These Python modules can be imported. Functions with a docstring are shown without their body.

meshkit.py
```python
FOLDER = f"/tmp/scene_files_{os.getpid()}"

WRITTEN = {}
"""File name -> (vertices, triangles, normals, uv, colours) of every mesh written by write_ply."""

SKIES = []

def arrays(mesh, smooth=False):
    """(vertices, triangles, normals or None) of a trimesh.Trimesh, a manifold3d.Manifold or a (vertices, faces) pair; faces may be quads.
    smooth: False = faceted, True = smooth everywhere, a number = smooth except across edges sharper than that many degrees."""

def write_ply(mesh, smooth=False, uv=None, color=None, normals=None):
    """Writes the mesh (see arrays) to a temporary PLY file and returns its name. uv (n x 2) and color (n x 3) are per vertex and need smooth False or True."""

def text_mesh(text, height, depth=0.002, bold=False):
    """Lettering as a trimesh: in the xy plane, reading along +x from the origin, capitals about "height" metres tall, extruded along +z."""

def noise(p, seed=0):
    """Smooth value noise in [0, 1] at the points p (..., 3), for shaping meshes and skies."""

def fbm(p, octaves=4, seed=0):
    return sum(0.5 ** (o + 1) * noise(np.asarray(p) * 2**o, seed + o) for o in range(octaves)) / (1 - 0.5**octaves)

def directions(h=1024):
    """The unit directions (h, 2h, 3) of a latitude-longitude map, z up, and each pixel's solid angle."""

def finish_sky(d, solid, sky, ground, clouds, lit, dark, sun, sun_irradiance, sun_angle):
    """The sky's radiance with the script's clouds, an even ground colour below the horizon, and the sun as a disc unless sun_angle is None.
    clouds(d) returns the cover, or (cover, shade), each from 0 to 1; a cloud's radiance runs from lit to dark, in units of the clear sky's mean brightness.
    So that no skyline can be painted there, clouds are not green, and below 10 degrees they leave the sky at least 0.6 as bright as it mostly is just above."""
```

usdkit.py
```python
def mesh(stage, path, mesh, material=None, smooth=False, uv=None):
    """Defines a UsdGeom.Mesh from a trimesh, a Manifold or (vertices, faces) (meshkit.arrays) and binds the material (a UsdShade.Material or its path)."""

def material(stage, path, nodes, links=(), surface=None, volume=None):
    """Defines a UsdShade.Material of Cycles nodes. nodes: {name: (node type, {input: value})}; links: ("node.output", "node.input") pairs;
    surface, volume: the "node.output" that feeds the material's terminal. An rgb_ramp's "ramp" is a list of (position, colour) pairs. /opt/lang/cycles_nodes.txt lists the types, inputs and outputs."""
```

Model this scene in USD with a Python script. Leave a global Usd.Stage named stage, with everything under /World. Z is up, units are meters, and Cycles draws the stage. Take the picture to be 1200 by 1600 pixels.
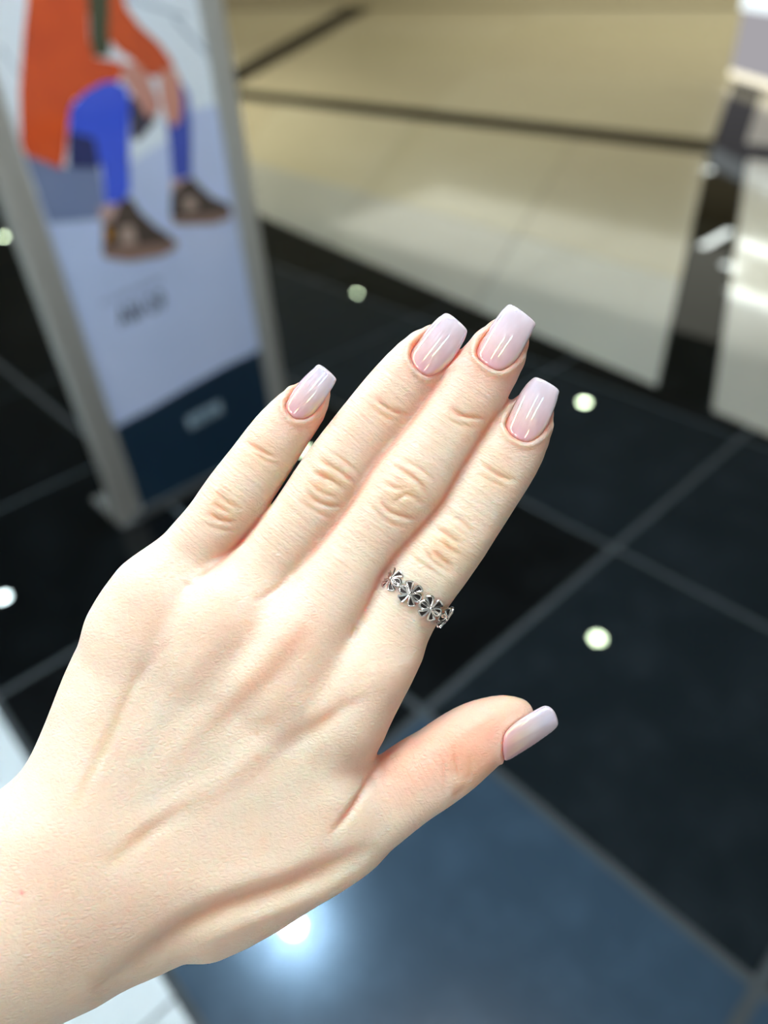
import math
import numpy as np
import trimesh
import manifold3d as m3
import shapely
from shapely.geometry import Polygon, LineString, box as sbox
from scipy.spatial import Delaunay
from scipy.ndimage import gaussian_filter
from scipy import sparse
import usdkit, meshkit
from pxr import Usd, UsdGeom, UsdLux, UsdShade, Sdf, Gf, Vt

stage = Usd.Stage.CreateInMemory()
UsdGeom.SetStageUpAxis(stage, UsdGeom.Tokens.z)
UsdGeom.SetStageMetersPerUnit(stage, 1.0)
world = UsdGeom.Xform.Define(stage, '/World')
stage.SetDefaultPrim(world.GetPrim())
UsdGeom.Scope.Define(stage, '/World/Looks')

# ------------------------------------------------------------------ camera
CAM_H = 1.425                       # phone held at chest height
FPX = 1120.0                        # focal length of the phone lens in pixels of a 1200 x 1600 frame
RIGHT = np.array([0.72641231, -0.68501479, -0.0554968])
DOWN = np.array([-0.45869419, -0.42310939, -0.78139496])
FWD = np.cross(RIGHT, DOWN); FWD /= np.linalg.norm(FWD)
if FWD[2] > 0: FWD = -FWD
RIGHT /= np.linalg.norm(RIGHT); DOWN = np.cross(FWD, RIGHT)
CAM = np.array([0, 0, CAM_H])
HAND_D = 0.175                      # distance lens - hand
cam = UsdGeom.Camera.Define(stage, '/World/phone_camera')
cam.CreateHorizontalApertureAttr(36.0)
cam.CreateVerticalApertureAttr(48.0)
cam.CreateFocalLengthAttr(36.0 * FPX / 1200.0)
cam.CreateFStopAttr(36.0 * FPX / 1200.0 / 4.3)      # 4.3 mm lens opening
cam.CreateFocusDistanceAttr(HAND_D - 0.007)
cam.CreateClippingRangeAttr(Gf.Vec2f(0.02, 200.0))
cam.CreateExposureAttr(-0.06)
mx = Gf.Matrix4d(*RIGHT, 0, *(-DOWN), 0, *(-FWD), 0, *CAM, 1)
cam.AddTransformOp().Set(mx)

# ------------------------------------------------------------------ light of the place, with unseen fill lamps added
dome = UsdLux.DomeLight.Define(stage, '/World/mall_ambience')
dome.CreateIntensityAttr(0.22)
dome.CreateColorAttr(Gf.Vec3f(1.0, 0.93, 0.80))

FILL_TUBE = 4.0                          # radiance of the unseen long lamps added as shop fill
ADDED_KEY = 50.0                          # radiance of the unseen square panel added for hand and poster
ADDED_SIDE = 13.0                         # radiance of the unseen panels added to fill the hand
ADDED_HALL = 52.0                         # radiance of the unseen lamps added to brighten the beige floor
FRONT = 30.0                        # radiance of the short lamps over the shop front
EDGE = 82.0
ADDED_SKYLIGHT = 1.6                     # radiance of the unseen luminous panels added over the hall
SPOT = 165.0                       # radiance of the mall's downlights

# ------------------------------------------------------------------ helpers
used = {}
def numbered(parent, name):
    k = (parent, name); n = used.get(k, 0); used[k] = n + 1
    return name if n == 0 else '%s_%03d' % (name, n)

def path_of(parent):
    if parent is None: return '/World'
    return str(parent.GetPath())

def tag(p, label=None, cat=None, group=None, kind=None):
    for k, v in (('label', label), ('category', cat), ('group', group), ('kind', kind)):
        if v: p.SetCustomDataByKey(k, v)
    return p

def thing(name, label, cat, loc=(0, 0, 0), group=None, kind=None, matrix=None):
    pth = '/World/' + numbered('/World', name)
    x = UsdGeom.Xform.Define(stage, pth)
    if matrix is not None: x.AddTransformOp().Set(matrix)
    else: x.AddTranslateOp().Set(Gf.Vec3d(*map(float, loc)))
    return tag(x.GetPrim(), label, cat, group, kind)

def obj(name, mesh, mat, parent=None, smooth=False, label=None):
    pp = path_of(parent)
    m = usdkit.mesh(stage, pp + '/' + numbered(pp, name), mesh, mat, smooth=smooth)
    return tag(m.GetPrim(), label)

def mat(name, nodes, links=(), surface='p.BSDF'):
    return usdkit.material(stage, '/World/Looks/' + name, nodes, links, surface=surface)

def plain(name, col, rough=0.5, metal=0.0, **kw):
    return mat(name, {'p': ('principled_bsdf', dict(base_color=col, roughness=rough, metallic=metal, **kw))})

def emit(name, col, s):
    return mat(name, {'e': ('emission', {'color': col, 'strength': s})}, surface='e.emission')

def lin(r, g, b):
    f = lambda c: ((c / 255 + 0.055) / 1.055) ** 2.4 if c > 10 else c / 255 / 12.92
    return (f(r), f(g), f(b))

def bx(x0, x1, y0, y1, z0, z1):
    m = trimesh.creation.box([x1 - x0, y1 - y0, z1 - z0])
    m.apply_translation([(x0 + x1) / 2, (y0 + y1) / 2, (z0 + z1) / 2]); return m

def rbox(x0, x1, y0, y1, z0, z1, r):
    pts = []
    for x in (x0 + r, x1 - r):
        for y in (y0 + r, y1 - r):
            for z in (z0 + r, z1 - r):
                s = m3.Manifold.sphere(r, 12).translate((x, y, z)); pts.append(s)
    return m3.Manifold.batch_hull(pts)

def cyl(r, z0, z1, n=32):
    m = trimesh.creation.cylinder(radius=r, height=z1 - z0, sections=n)
    m.apply_translation([0, 0, (z0 + z1) / 2]); return m

def prism(poly, z0, z1):
    poly = np.asarray(poly.exterior.coords)[:-1] if isinstance(poly, Polygon) else np.asarray(poly)
    m = trimesh.creation.extrude_polygon(Polygon(poly), z1 - z0, engine='earcut')
    m.apply_translation([0, 0, z0]); return m

def tube(points, r, sides=8, closed=False):
    p = np.asarray(points, float); n = len(p); r = np.broadcast_to(np.asarray(r, float), (n,))
    t = (np.roll(p, -1, 0) - np.roll(p, 1, 0)) if closed else np.gradient(p, axis=0)
    t /= np.linalg.norm(t, axis=1, keepdims=True) + 1e-12
    a = np.cross(t, [0, 0, 1.0]); bad = np.linalg.norm(a, axis=1) < 1e-3
    a[bad] = np.cross(t[bad], [1.0, 0, 0]); a /= np.linalg.norm(a, axis=1, keepdims=True)
    b = np.cross(t, a); ang = np.arange(sides) * 2 * np.pi / sides
    v = p[:, None] + r[:, None, None] * (np.cos(ang)[None, :, None] * a[:, None] + np.sin(ang)[None, :, None] * b[:, None])
    v = v.reshape(-1, 3); f = []
    for i in range(n if closed else n - 1):
        i2 = (i + 1) % n
        for j in range(sides):
            j2 = (j + 1) % sides
            f += [[i * sides + j, i2 * sides + j, i2 * sides + j2], [i * sides + j, i2 * sides + j2, i * sides + j2]]
    if not closed:
        c0, c1 = len(v), len(v) + 1; v = np.vstack([v, p[0], p[-1]])
        for j in range(sides):
            j2 = (j + 1) % sides
            f += [[c0, j, j2], [c1, (n - 1) * sides + j2, (n - 1) * sides + j]]
    m = trimesh.Trimesh(v, f, process=False); m.fix_normals(); return m

def sstep(a, b, x):
    t = np.clip((x - a) / (b - a), 0, 1); return t * t * (3 - 2 * t)

# ------------------------------------------------------------------ materials of the place
M = {}
def tile_black(name, rough, bright, smudge, spec=0.0, coat=1.0):
    return mat(name, {
        'g': ('geometry', {}),
        'n': ('noise_texture', {'scale': 7.0, 'detail': 5.0, 'roughness': 0.6}),
        'r': ('map_range', {'from_min': 0.45, 'from_max': 0.75, 'to_min': 0.0, 'to_max': 1.0, 'clamp': True}),
        'c': ('mix_color', {'a': bright, 'b': smudge}),
        'p': ('principled_bsdf', {'roughness': rough, 'specular_ior_level': spec, 'coat_weight': coat, 'coat_roughness': 0.012, 'coat_ior': 1.45}),
    }, [('g.position', 'n.vector'), ('n.fac', 'r.value'), ('r.result', 'c.fac'), ('c.result', 'p.base_color')])
M['black'] = [tile_black('black_tile_a', 0.34, (0.0025, 0.0032, 0.0036), (0.006, 0.008, 0.009)),
              tile_black('black_tile_b', 0.30, (0.0030, 0.0036, 0.0040), (0.007, 0.009, 0.010)),
              tile_black('black_tile_c', 0.38, (0.0022, 0.0030, 0.0034), (0.005, 0.007, 0.008))]
M['black_hazy_glow'] = tile_black('black_tile_hazy_glow', 0.20, (0.030, 0.058, 0.090), (0.042, 0.078, 0.118), 0.5)  # hazier finish; the bluish base colour also paints in reflected ceiling glow
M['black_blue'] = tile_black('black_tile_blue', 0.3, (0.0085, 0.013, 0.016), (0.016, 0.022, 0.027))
def tile_beige(name, c1, c2, rough=0.22):
    return mat(name, {
        'g': ('geometry', {}),
        'n': ('noise_texture', {'scale': 1.3, 'detail': 6.0, 'roughness': 0.62}),
        'c': ('mix_color', {'a': c1, 'b': c2}),
        'p': ('principled_bsdf', {'roughness': rough, 'coat_weight': 0.6, 'coat_roughness': 0.06}),
    }, [('g.position', 'n.vector'), ('n.fac', 'c.fac'), ('c.result', 'p.base_color')])
M['beige'] = [tile_beige('beige_tile_a', (0.47, 0.42, 0.255), (0.56, 0.51, 0.335)),
              tile_beige('beige_tile_b', (0.50, 0.45, 0.29), (0.59, 0.54, 0.375)),
              tile_beige('beige_tile_c', (0.45, 0.40, 0.25), (0.55, 0.49, 0.325))]
M['pale'] = [tile_beige('pale_reflection_tile_a', (0.40, 0.395, 0.335), (0.47, 0.465, 0.40)),  # paler tone paints a ceiling reflection into the tile colour
             tile_beige('pale_reflection_tile_b', (0.42, 0.425, 0.365), (0.50, 0.505, 0.44))]
M['stripe'] = tile_black('stripe_tile', 0.3, (0.006, 0.007, 0.006), (0.012, 0.013, 0.012), 0.0, 0.35)
M['white_tile'] = tile_beige('white_tile', (0.60, 0.69, 0.71), (0.65, 0.74, 0.76), 0.2)
M['grout'] = mat('grout', {
    'g': ('geometry', {}), 'n': ('noise_texture', {'scale': 60.0, 'detail': 4.0}),
    'c': ('mix_color', {'a': (0.030, 0.040, 0.044), 'b': (0.055, 0.068, 0.072)}),
    'p': ('principled_bsdf', {'roughness': 0.75})},
    [('g.position', 'n.vector'), ('n.fac', 'c.fac'), ('c.result', 'p.base_color')])
M['ceiling'] = plain('ceiling_paint', (0.13, 0.145, 0.16), 0.9)
M['store_ceiling'] = plain('store_ceiling_paint', (0.75, 0.77, 0.78), 0.9)
M['wall_white'] = plain('store_wall_paint', (0.82, 0.82, 0.80), 0.8)
M['wall_far'] = plain('mall_wall_paint', (0.55, 0.48, 0.36), 0.7)
M['trim'] = plain('lamp_trim', (0.7, 0.7, 0.7), 0.4)

# ------------------------------------------------------------------ floor
floor = thing('floor', 'polished mall floor of black, beige and white tiles with wide grout lines', 'floor', kind='structure')
obj('grout_bed', bx(-5, 26, -6, 30, -0.06, -0.006), M['grout'], floor)
A0, A1 = np.array([2.393, 0.685]), np.array([2.857, 4.446])
dA = (A1 - A0) / np.linalg.norm(A1 - A0)
def on_line(p, q, y): return p + (q - p) * (y - p[1]) / (q[1] - p[1])
Apt = lambda y: on_line(A0, A1, y)
D0, D1 = np.array([6.415, 2.709]), np.array([6.052, 8.957])
DW = 0.48
Dpt = lambda y: on_line(D0, D1, y)
GAP = 0.0115
rng = np.random.default_rng(5)
# black border tiles, 0.8 m, laid square to the shop front, cut along the beige field
black_zone = Polygon([(0.0, -6), tuple(Apt(-6)), tuple(Apt(30)), (0.0, 30)])
xs = [-0.082, 0.718, 1.518, 2.318, 3.118, 3.918]
for i in range(len(xs) - 1):
    for k in range(-6, 16):
        y0 = -0.055 + 0.797 * k
        q = sbox(xs[i] + GAP, y0 + GAP, xs[i + 1] - GAP, y0 + 0.797 - GAP).intersection(black_zone.buffer(-0.004))
        if q.is_empty or q.area < 0.002: continue
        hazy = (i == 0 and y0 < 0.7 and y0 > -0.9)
        obj('floor_tile', prism(q, -0.05, 0.0 + rng.uniform(-0.0003, 0.0003)), M['black_hazy_glow'] if hazy else M['black_blue'] if (i == 2 or (i == 1 and k <= 0)) else M['black'][(i * 3 + k) % 3], floor)
# white shop tiles
for i in range(-5, 0):
    for k in range(-6, 9):
        y0 = 0.635 + 0.797 * k
        q = sbox(i * 0.8 + 0.003 - 0.012, y0 + 0.003, i * 0.8 + 0.797 - 0.012, y0 + 0.794)
        obj('white_floor_tile', prism(q, -0.05, 0.0), M['white_tile'], floor)
# beige field: rows between the black border and the first dark ring, split by radial joints
Fdir = np.array([2.548, 1.027]); 
radA = [-5.2, -3.9, -2.6, -1.35, -0.1, None, 2.2, 3.55, 5.1, 6.8, 8.8, 11.0, 13.5]
radD = [-3.7, -2.4, -1.1, 0.15, 1.35, None, 3.93, 5.75, 7.9, 10.3, 13.0, 16.0, 19.0]
Fl0, Fl1 = np.array([2.498, 1.164]), np.array([5.046, 2.191])       # upper edge of the dark radial stripe
Fr0, Fr1 = np.array([2.615, 0.980]), np.array([5.197, 1.971])       # lower edge
def hit(p, d, q, e):
    s = np.linalg.solve(np.array([d, -e]).T, q - p); return p + d * s[0]
dD = (D1 - D0)
FlA, FlD = hit(Fl0, Fl1 - Fl0, A0, dA), hit(Fl0, Fl1 - Fl0, D0, dD)
FrA, FrD = hit(Fr0, Fr1 - Fr0, A0, dA), hit(Fr0, Fr1 - Fr0, D0, dD)
Dshift = np.array([-DW, -0.0])
def quad_tile(a0, a1, b0, b1, m, name='floor_tile', g=0.0035, rows=(0, 1)):
    q = Polygon([a0, b0, b1, a1]).buffer(-g, join_style=2)
    obj(name, prism(q, -0.05, 0.0), m, floor)
segs = []
for j in range(len(radA) - 1):
    a0 = FlA if radA[j] is None else Apt(radA[j]); d0 = FlD if radD[j] is None else Dpt(radD[j])
    a1 = FrA if radA[j + 1] is None else Apt(radA[j + 1]); d1 = FrD if radD[j + 1] is None else Dpt(radD[j + 1])
    segs.append((a0, a1, d0 + Dshift, d1 + Dshift))
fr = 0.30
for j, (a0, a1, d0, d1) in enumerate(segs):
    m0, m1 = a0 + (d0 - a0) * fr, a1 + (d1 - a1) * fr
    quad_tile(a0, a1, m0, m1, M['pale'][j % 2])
    quad_tile(m0, m1, d0, d1, M['beige'][j % 3])
obj('dark_floor_stripe', prism(Polygon([FlA, FlD + Dshift, FrD + Dshift, FrA]).buffer(-0.003, join_style=2), -0.05, 0), M['stripe'], floor)
# dark ring D
for y0 in np.arange(-6, 20, 1.3):
    q = Polygon([Dpt(y0) + Dshift, Dpt(y0), Dpt(y0 + 1.295), Dpt(y0 + 1.295) + Dshift])
    obj('dark_floor_stripe', prism(q, -0.05, 0), M['stripe'], floor)
# outer field between ring D and the second dark ring
E0, E1 = np.array([17.1, 8.0]), np.array([16.35, 18.5])
Ept = lambda y: on_line(E0, E1, y)
yD = [-6.0, -3.0, -0.4, 2.68, 2.95, 6.0, 9.50, 10.15, 13.5, 20.0]
yE = [-8.0, -3.5, 1.2, 6.95, 7.45, 12.6, 17.9, 19.15, 24.0, 33.0]
for j in range(len(yD) - 1):
    a0, a1, b0, b1 = Dpt(yD[j]), Dpt(yD[j + 1]), Ept(yE[j]), Ept(yE[j + 1])
    if yD[j] in (2.68, 9.50):
        obj('dark_floor_stripe', prism(Polygon([a0, b0, b1, a1]), -0.05, 0), M['stripe'], floor); continue
    for s in range(4):
        f0, f1 = s / 4, (s + 1) / 4
        quad_tile(a0 + (b0 - a0) * f0, a1 + (b1 - a1) * f0, a0 + (b0 - a0) * f1, a1 + (b1 - a1) * f1, M['beige'][(j + s) % 3], g=0.002)
for y0 in np.arange(-8, 30, 2.0):
    q = Polygon([Ept(y0), Ept(y0) + [0.62, 0], Ept(y0 + 1.99) + [0.62, 0], Ept(y0 + 1.99)])
    obj('dark_floor_stripe', prism(q, -0.05, 0), M['stripe'], floor)
for y0 in np.arange(-6, 30, 3.0):
    q = Polygon([Ept(y0) + [0.63, 0], (26, y0), (26, y0 + 2.99), Ept(y0 + 2.99) + [0.63, 0]])
    obj('floor_tile', prism(q, -0.05, 0), M['beige'][0], floor)

# ------------------------------------------------------------------ ceiling, walls
ceil = thing('ceiling', 'dim painted ceiling of the mall hall', 'ceiling', kind='structure')
CZ = 3.2
obj('mall_ceiling', bx(0.0, 9.6, -6, 30, CZ, CZ + 0.1), M['ceiling'], ceil)
wk = thing('wall_bulkhead', 'beige bulkhead above the hall', 'wall', kind='structure')
obj('plaster', bx(9.6, 9.7, -6, 30, CZ + 0.1, 7.0), M['wall_far'], wk)
ceil2 = thing('ceiling', 'high pale ceiling of the far hall', 'ceiling', kind='structure')
obj('hall_ceiling', bx(9.6, 26.1, -6, 30, 7.0, 7.1), M['store_ceiling'], ceil2)
obj('shop_ceiling', bx(-5, -0.0, -6, 30, CZ, CZ + 0.1), M['store_ceiling'], ceil)
wl = thing('wall_left', 'white painted wall of the shop', 'wall', kind='structure')
obj('plaster', bx(-5.1, -5.0, -6, 30, -0.06, CZ + 0.1), M['wall_white'], wl)
wf = thing('wall_far', 'warm beige wall across the mall hall', 'wall', kind='structure')
obj('plaster', bx(26, 26.1, -6, 30, -0.06, 7.1), M['wall_far'], wf)
wb = thing('wall_back', 'beige end wall of the mall hall', 'wall', kind='structure')
obj('plaster', bx(-5, 26, 30, 30.1, -0.06, 7.1), M['wall_far'], wb)

# ------------------------------------------------------------------ lamps
lens_mall = emit('downlight_lens', (0.80, 1.0, 0.66), SPOT)
lens_cool = emit('cool_downlight_lens', (0.42, 0.70, 1.0), SPOT * 11)
lens_side = emit('side_downlight_lens', (0.78, 0.98, 1.0), SPOT)
def downlight(x, y, lens, r=0.055, label='round recessed downlight mirrored in the glossy mall floor', group='recessed mall downlights'):
    t = thing('ceiling_downlight', label, 'ceiling light', (x, y, CZ), group)
    ring = trimesh.creation.annulus(r, r + 0.02, 0.012, sections=40); ring.apply_translation([0, 0, -0.006])
    obj('trim_ring', ring, M['trim'], t)
    obj('lens', cyl(r, -0.004, -0.001, 32), lens, t)
for (x, y, where) in [(7.53, 9.06, 'between the poster stand and the ring fingernail'), (7.0, 4.16, 'just right of the index fingernail'), (3.85, 1.87, 'in the black tile above the thumbnail'),
                      (3.96, 5.94, 'in the gap between little and ring finger'), (4.78, 17.7, 'left of the poster stand frame')]:
    downlight(x, y, lens_mall, label='recessed downlight mirrored in the floor ' + where)
downlight(0.48, 6.11, lens_side, label='recessed downlight mirrored in the floor at the left, below the poster stand')
downlight(0.67, 1.88, lens_cool, 0.05, 'bluish white spotlight whose glare is mirrored under the wrist', None)
fill_tube = emit('fill_tube_lens', (1.0, 0.97, 0.93), FILL_TUBE)
def linear_lamp(p, q, z, w, lens, label, group):
    p, q = np.array(p, float), np.array(q, float); c = (p + q) / 2; dd = q - p; L = np.linalg.norm(dd); a = math.atan2(dd[1], dd[0])
    t = thing('linear_lamp', label, 'ceiling light', (c[0], c[1], z), group)
    b1, b2 = bx(-L/2-.02, L/2+.02, -w/2-.02, w/2+.02, -.04, 0), bx(-L/2, L/2, -w/2, w/2, -.055, -.04)
    R = trimesh.transformations.rotation_matrix(a, [0, 0, 1]); b1.apply_transform(R); b2.apply_transform(R)
    obj('housing', b1, M['trim'], t); obj('lens', b2, lens, t)
for x in (-2.6, -3.8):
    linear_lamp((x, -2.4), (x, 4.8), CZ - 0.021, 0.13, fill_tube, 'unseen long linear lamp added under the shop ceiling as fill', 'added linear lamps')
front_lens = emit('shop_front_lens', (1.0, 0.98, 0.95), FRONT)
linear_lamp((-0.98, 1.05), (0.12, 1.05), CZ - 0.021, 0.07, emit('edge_lens', (1.0, 0.98, 0.95), EDGE), 'slim linear lamp mirrored as the white streak along the left edge of the nails', None)
for (p, q) in [((-0.46, -0.32), (-0.10, -0.32)), ((-0.26, -0.86), (0.14, -0.86)), ((-0.62, -1.3), (-0.40, -1.3)), ((-1.1, -0.8), (-0.9, -0.8))]:
    linear_lamp(p, q, CZ - 0.021, 0.035, front_lens, 'short bright lamp over the shop front, mirrored as a coloured dash in the nails', 'shop front lamps')
added_side_lens = emit('added_panel_lens', (1.0, 0.975, 0.94), ADDED_SIDE)
for (x, y) in ((-1.75, 0.0), (-1.75, 0.95)):
    linear_lamp((x - 0.35, y), (x + 0.35, y), CZ - 0.021, 0.5, added_side_lens, 'unseen broad panel added to light the back of the hand', 'added fill panels')
linear_lamp((0.22, 0.36), (0.72, 0.36), CZ - 0.021, 0.5, emit('added_key_lens', (0.97, 0.985, 1.0), ADDED_KEY), 'unseen square white panel added to light the hand and the poster from above', None)
for k, (x0, x1, y) in enumerate(((2.4, 4.0, 7.0), (3.2, 5.2, 9.0), (4.1, 6.6, 11.5))):
    linear_lamp((x0, y), (x1, y), CZ - 0.021, 0.40, emit('added_hall_lens_%d' % k, (1.0, 0.97, 0.84), ADDED_HALL), 'unseen broad lamp added behind the poster stand to brighten the beige floor', 'added hall lamps')
for k in range(3):
    t = thing('added_skylight', 'unseen luminous panel added to brighten the far part of the hall', 'added_skylight', (16.8, -0.5 + 9.2 * k, 6.93), 'added hall panels')
    obj('frame', bx(-7.0, 7.0, -4.55, 4.55, 0.0, 0.06), M['trim'], t)
    obj('diffuser', bx(-6.9, 6.9, -4.5, 4.5, -0.03, -0.001), emit('added_diffuser_%d' % k, (0.98, 0.98, 0.82), ADDED_SKYLIGHT), t)
lens_tube = emit('tube_light_lens', (0.92, 1.0, 0.95), 28.0)
for (p, q) in [((12.92, 5.74), (13.99, 5.74)), ((12.32, 5.05), (12.28, 4.72)), ((11.32, 4.46), (11.15, 3.66)), ((13.5, 5.32), (13.2, 4.47)), ((17.71, 8.22), (18.08, 7.45))]:
    p, q = np.array(p), np.array(q); c = (p + q) / 2; d = q - p; L = np.linalg.norm(d); a = math.atan2(d[1], d[0])
    t = thing('tube_light', 'linear ceiling lamp mirrored as a bright streak in the floor', 'ceiling light', (c[0], c[1], CZ), 'linear mall lamps')
    b1, b2 = bx(-L/2-.02, L/2+.02, -.08, .08, -.03, 0), bx(-L/2, L/2, -.06, .06, -.045, -.03)
    R = trimesh.transformations.rotation_matrix(a, [0, 0, 1]); b1.apply_transform(R); b2.apply_transform(R)
    obj('housing', b1, M['trim'], t); obj('lens', b2, lens_tube, t)
# ------------------------------------------------------------------ poster stand (steel frame, printed poster behind a clear sheet)
SY = 1.934
M['frame'] = plain('brushed_aluminium', (0.44, 0.47, 0.46), 0.42, 0.65)
M['frame_side'] = plain('dark_frame_side', (0.05, 0.05, 0.045), 0.5)
M['steel'] = plain('base_steel', (0.10, 0.115, 0.12), 0.5, 0.5)
def paper(name, col): return mat('print_' + name, {'p': ('principled_bsdf', dict(base_color=col, roughness=0.45, coat_weight=0.7, coat_roughness=0.08))})
def print_noise(name, a, b, scale):
    return mat('print_' + name, {'g': ('geometry', {}), 'n': ('noise_texture', {'scale': scale, 'detail': 3.0}), 'c': ('mix_color', {'a': a, 'b': b}),
        'p': ('principled_bsdf', dict(roughness=0.45, coat_weight=0.7, coat_roughness=0.08))},
        [('g.position', 'n.vector'), ('n.fac', 'c.fac'), ('c.result', 'p.base_color')])
stand = thing('poster_stand', 'tall aluminium framed poster stand with a printed seated figure in orange jacket', 'poster stand')
X0, X1, TOP = 0.545, 1.237, 1.62
def xz(poly, y0, y1):
    m = prism(poly, 0, 1); v = m.vertices.copy()
    m.vertices = np.c_[v[:, 0], y0 + (y1 - y0) * v[:, 2], v[:, 1]]; m.fix_normals(); return m
def profile(x0, x1):
    w = x1 - x0; parts = [rbox(x0, x1, SY - 0.020, SY + 0.028, 0.0, TOP, 0.006).to_mesh()]
    return trimesh.Trimesh(parts[0].vert_properties[:, :3], parts[0].tri_verts)
obj('frame_post', profile(X0, X0 + 0.046), M['frame'], stand, 30)
obj('frame_post', profile(X1 - 0.046, X1), M['frame'], stand, 30)
for xa, xb in ((X0 + 0.046, X0 + 0.080), (X1 - 0.068, X1 - 0.046)):
    obj('clip_rail', bx(xa, xb, SY - 0.012, SY + 0.012, 0.02, TOP - 0.03), M['frame'], stand)
obj('top_rail', bx(X0 + 0.04, X1 - 0.04, SY - 0.018, SY + 0.02, TOP - 0.045, TOP - 0.004), M['frame'], stand)
obj('bottom_rail', bx(X0 + 0.04, X1 - 0.04, SY - 0.018, SY + 0.02, 0.002, 0.026), M['steel'], stand)
obj('back_panel', bx(X0 + 0.03, X1 - 0.03, SY + 0.004, SY + 0.022, 0.024, TOP - 0.04), M['frame_side'], stand)
poster = obj('poster', bx(X0 + 0.072, X1 - 0.06, SY - 0.002, SY + 0.004, 0.026, TOP - 0.045), print_noise('pale_wall', lin(206, 228, 246), lin(232, 244, 252), 2.6), stand, label='printed advert sheet of a seated person on grey paving')
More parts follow.
